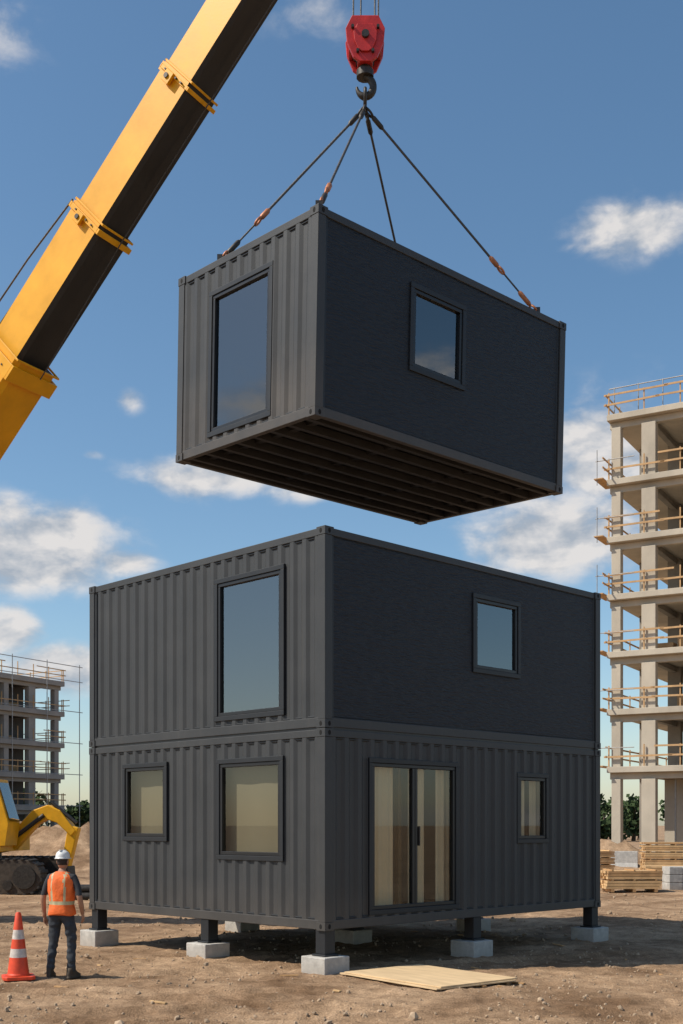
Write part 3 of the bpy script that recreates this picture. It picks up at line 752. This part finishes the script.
stack('timber_stack',(12.6,45,gh(12.6,45)),R(-3),2.0,1.1,.5,M_woodl,M_wood,4)
stack('timber_stack',(11.4,34.8,gh(11.4,34.8)),R(12),1.6,1.0,.3,M_wood,M_woodl,5)
e=empty('concrete_blocks_pile',(11.45,38.5,0),(0,0,R(8))); b=B()
for k in range(4):
    for r_ in range(3-(k>1)): b.box(-.8+k*.5,-.34+k*.5,-.3,.3,r_*.26,r_*.26+.25,M_conc)
b.done('blocks',e,bevel=.015)
e=empty('concrete_barrier',(10.9,56,0),(0,0,R(-12))); b=B()
for k in range(3):
    b.prism([(-3+k*2.1,-.3,0),(-3+k*2.1,.3,0),(-3+k*2.1,.12,.35),(-3+k*2.1,.08,.9),(-3+k*2.1,-.08,.9),(-3+k*2.1,-.12,.35)],(2.0,0,0),M_conc)
b.done('barrier_segments',e,bevel=.02)
e=empty('pipe_stack',(-6.9,33,0),(0,0,R(5))); b=B()
for k,(y,z) in enumerate(((0,.12),(.25,.12),(.5,.12),(.125,.33),(.375,.33))): b.tube([(-1.2,y,z),(1.2,y,z)],.115,M_metal,14)
b.done('pipes',e)

# ------------------------------------------------------------------ distant trees
random.seed(11)
M_leaf=mat('foliage',(.045,.068,.028),.95,0,.35,.5,spec=.1); M_bark=mat('bark',(.09,.065,.045),.9,0,.3,2)
b=B()
x=-150
while x<150:
    y=random.uniform(150,175); h=random.uniform(5,8); w=h*random.uniform(.4,.6)
    b.tube([(x,y,0),(x+.2,y,h*.3),(x,y,h*.7)],[.3,.22,.08],M_bark,6,False)
    lobes=[(x+random.uniform(-w,w)*.7,y+random.uniform(-w,w)*.5,h*random.uniform(.25,.8),w*random.uniform(.35,.6)) for _ in range(8)]
    for (lx,ly,lz,lr) in lobes:
        b.tube([(x,y,h*.35),(lx,ly,lz)],[.1,.04],M_bark,4,False)
        for k in range(80):
            v=Vector((random.gauss(0,1),random.gauss(0,1),random.gauss(0,1))).normalized()*lr*random.uniform(.4,1.08)
            c=Vector((lx,ly,lz))+v; s_=random.uniform(.22,.45)
            a=Vector((random.gauss(0,1),random.gauss(0,1),random.gauss(0,1))).normalized()*s_; d2=a.orthogonal().normalized()*s_
            b.add([c-a,c-d2,c+a,c+d2],[(0,1,2,3)],M_leaf)
    x+=random.uniform(2.0,4.0)
b.done('distant_trees',recalc=False)

# ------------------------------------------------------------------ world
sunv=Vector((-1,-.24,0)).normalized(); SEL=R(48)
sunaz=math.atan2(sunv.x,sunv.y)
w=bpy.data.worlds.new('World'); scene.world=w; w.use_nodes=True; nt=w.node_tree; N=nt.nodes; Lk=nt.links
try:
    w.cycles.sampling_method='MANUAL'; w.cycles.sample_map_resolution=512
except Exception: pass
bg=N['Background']; out=N['World Output']
sky=N.new('ShaderNodeTexSky'); sky.sky_type='NISHITA'; sky.sun_disc=False; sky.sun_elevation=SEL; sky.sun_rotation=sunaz%(2*math.pi)
sky.air_density=1.0; sky.dust_density=.7; sky.ozone_density=1.6
hs=N.new('ShaderNodeHueSaturation'); hs.inputs['Saturation'].default_value=1.12; hs.inputs['Hue'].default_value=.493; Lk.new(sky.outputs[0],hs.inputs['Color'])
Lk.new(hs.outputs[0],bg.inputs[0]); bg.inputs[1].default_value=.135
tc=N.new('ShaderNodeTexCoord'); sp=N.new('ShaderNodeSeparateXYZ'); Lk.new(tc.outputs['Generated'],sp.inputs[0])
def mth(op,a,b_=None,c=None):
    n=N.new('ShaderNodeMath'); n.operation=op
    for i,v in enumerate((a,b_,c)):
        if v is None: continue
        if isinstance(v,(int,float)): n.inputs[i].default_value=v
        else: Lk.new(v,n.inputs[i])
    return n.outputs[0]
az=mth('ARCTAN2',sp.outputs[0],sp.outputs[1]); el=mth('ARCSINE',sp.outputs[2])
cv=N.new('ShaderNodeCombineXYZ'); Lk.new(az,cv.inputs[0]); Lk.new(el,cv.inputs[1])
clouds=[(30,548,105,48,1.4),(120,562,42,18,1.05),(0,515,50,26,1.15),(205,478,90,24,1.0),(300,492,60,16,.65),(8,632,38,28,1.2),(60,668,70,28,1.2),
 (645,226,85,30,1.0),(590,246,45,10,.6),(560,535,100,52,1.25),(605,455,80,70,1.0),(130,400,17,15,.7),(92,455,14,7,.6),(8,40,40,44,.45),(320,15,70,26,.4),(470,575,60,20,.75)]
dens=None
for (px,py,rx,ry,st) in clouds:
    kx=(px-CX)/F; a0=math.atan(kx); e0=math.atan((HOR-py)/F*math.cos(a0)); ra=rx/F; re=ry/F*.95
    sb_=N.new('ShaderNodeVectorMath'); sb_.operation='SUBTRACT'; Lk.new(cv.outputs[0],sb_.inputs[0]); sb_.inputs[1].default_value=(a0,e0,0)
    ml=N.new('ShaderNodeVectorMath'); ml.operation='MULTIPLY'; Lk.new(sb_.outputs[0],ml.inputs[0]); ml.inputs[1].default_value=(1/ra,1/re,0)
    ln=N.new('ShaderNodeVectorMath'); ln.operation='LENGTH'; Lk.new(ml.outputs[0],ln.inputs[0])
    g=N.new('ShaderNodeMapRange'); g.interpolation_type='SMOOTHSTEP'; g.inputs[1].default_value=1.5; g.inputs[2].default_value=0; g.inputs[3].default_value=0; g.inputs[4].default_value=st
    Lk.new(ln.outputs['Value'],g.inputs[0])
    dens=g.outputs[0] if dens is None else mth('MAXIMUM',dens,g.outputs[0])
def fb(scale,det,off=(0,0,0),st=(1,1.7,1)):
    mp=N.new('ShaderNodeMapping'); mp.inputs['Location'].default_value=off; mp.inputs['Scale'].default_value=st; Lk.new(cv.outputs[0],mp.inputs['Vector'])
    n=N.new('ShaderNodeTexNoise'); n.inputs['Scale'].default_value=scale; n.inputs['Detail'].default_value=det; n.inputs['Roughness'].default_value=.56; n.inputs['Distortion'].default_value=.2
    Lk.new(mp.outputs[0],n.inputs['Vector']); return n.outputs[0]
big=fb(3.2,2,(4,2,0))
bm2=N.new('ShaderNodeMapRange'); bm2.inputs[1].default_value=.52; bm2.inputs[2].default_value=.68; bm2.inputs[3].default_value=0; bm2.inputs[4].default_value=.95; Lk.new(big,bm2.inputs[0])
sec=N.new('ShaderNodeMapRange'); sec.inputs[1].default_value=.42; sec.inputs[2].default_value=.7; Lk.new(mth('ABSOLUTE',az),sec.inputs[0])
dens=mth('MAXIMUM',dens,mth('MULTIPLY',bm2.outputs[0],sec.outputs[0]))
nA=fb(20,8); nA2=fb(20,4,(.012,-.02,0))
den=mth('ADD',dens,mth('MULTIPLY',mth('SUBTRACT',nA,.5),1.7))
mr=N.new('ShaderNodeMapRange'); mr.interpolation_type='SMOOTHSTEP'; mr.inputs[1].default_value=.12; mr.inputs[2].default_value=1.0; mr.inputs[3].default_value=0; mr.inputs[4].default_value=.95; Lk.new(den,mr.inputs[0])
alpha=mth('MULTIPLY',mr.outputs[0],mth('MINIMUM',1.0,mth('MULTIPLY',dens,2.0)))
shade=mth('ADD',.58,mth('MULTIPLY',mth('SUBTRACT',nA,nA2),2.6))
cr_=N.new('ShaderNodeValToRGB'); e=cr_.color_ramp.elements; e[0].position=.15; e[0].color=(.42,.47,.54,1); e[1].position=.85; e[1].color=(.82,.79,.77,1); Lk.new(shade,cr_.inputs[0])
bg2=N.new('ShaderNodeBackground'); Lk.new(cr_.outputs[0],bg2.inputs[0]); bg2.inputs[1].default_value=.95
ms=N.new('ShaderNodeMixShader'); Lk.new(alpha,ms.inputs[0]); Lk.new(bg.outputs[0],ms.inputs[1]); Lk.new(bg2.outputs[0],ms.inputs[2]); Lk.new(ms.outputs[0],out.inputs['Surface'])

sl_=bpy.data.lights.new('sun','SUN'); sl_.energy=5.0; sl_.angle=R(.53); sl_.color=(1,.92,.79)
so=bpy.data.objects.new('sun',sl_); scene.collection.objects.link(so)
dv=Vector((sunv.x*math.cos(SEL),sunv.y*math.cos(SEL),math.sin(SEL))); so.rotation_euler=dv.to_track_quat('Z','Y').to_euler(); so.location=(-20,-10,30)

cam=bpy.data.cameras.new('camera'); co=bpy.data.objects.new('camera',cam); scene.collection.objects.link(co)
co.location=(0,0,CAMH); co.rotation_euler=(R(90),0,0); cam.sensor_fit='VERTICAL'; cam.sensor_height=36; cam.sensor_width=24; cam.lens=F/1024*36
cam.shift_y=(HOR-512)/1024; cam.clip_end=8000; cam.clip_start=.1
scene.camera=co
scene.view_settings.view_transform='Standard'; scene.view_settings.look='None'; scene.view_settings.exposure=0
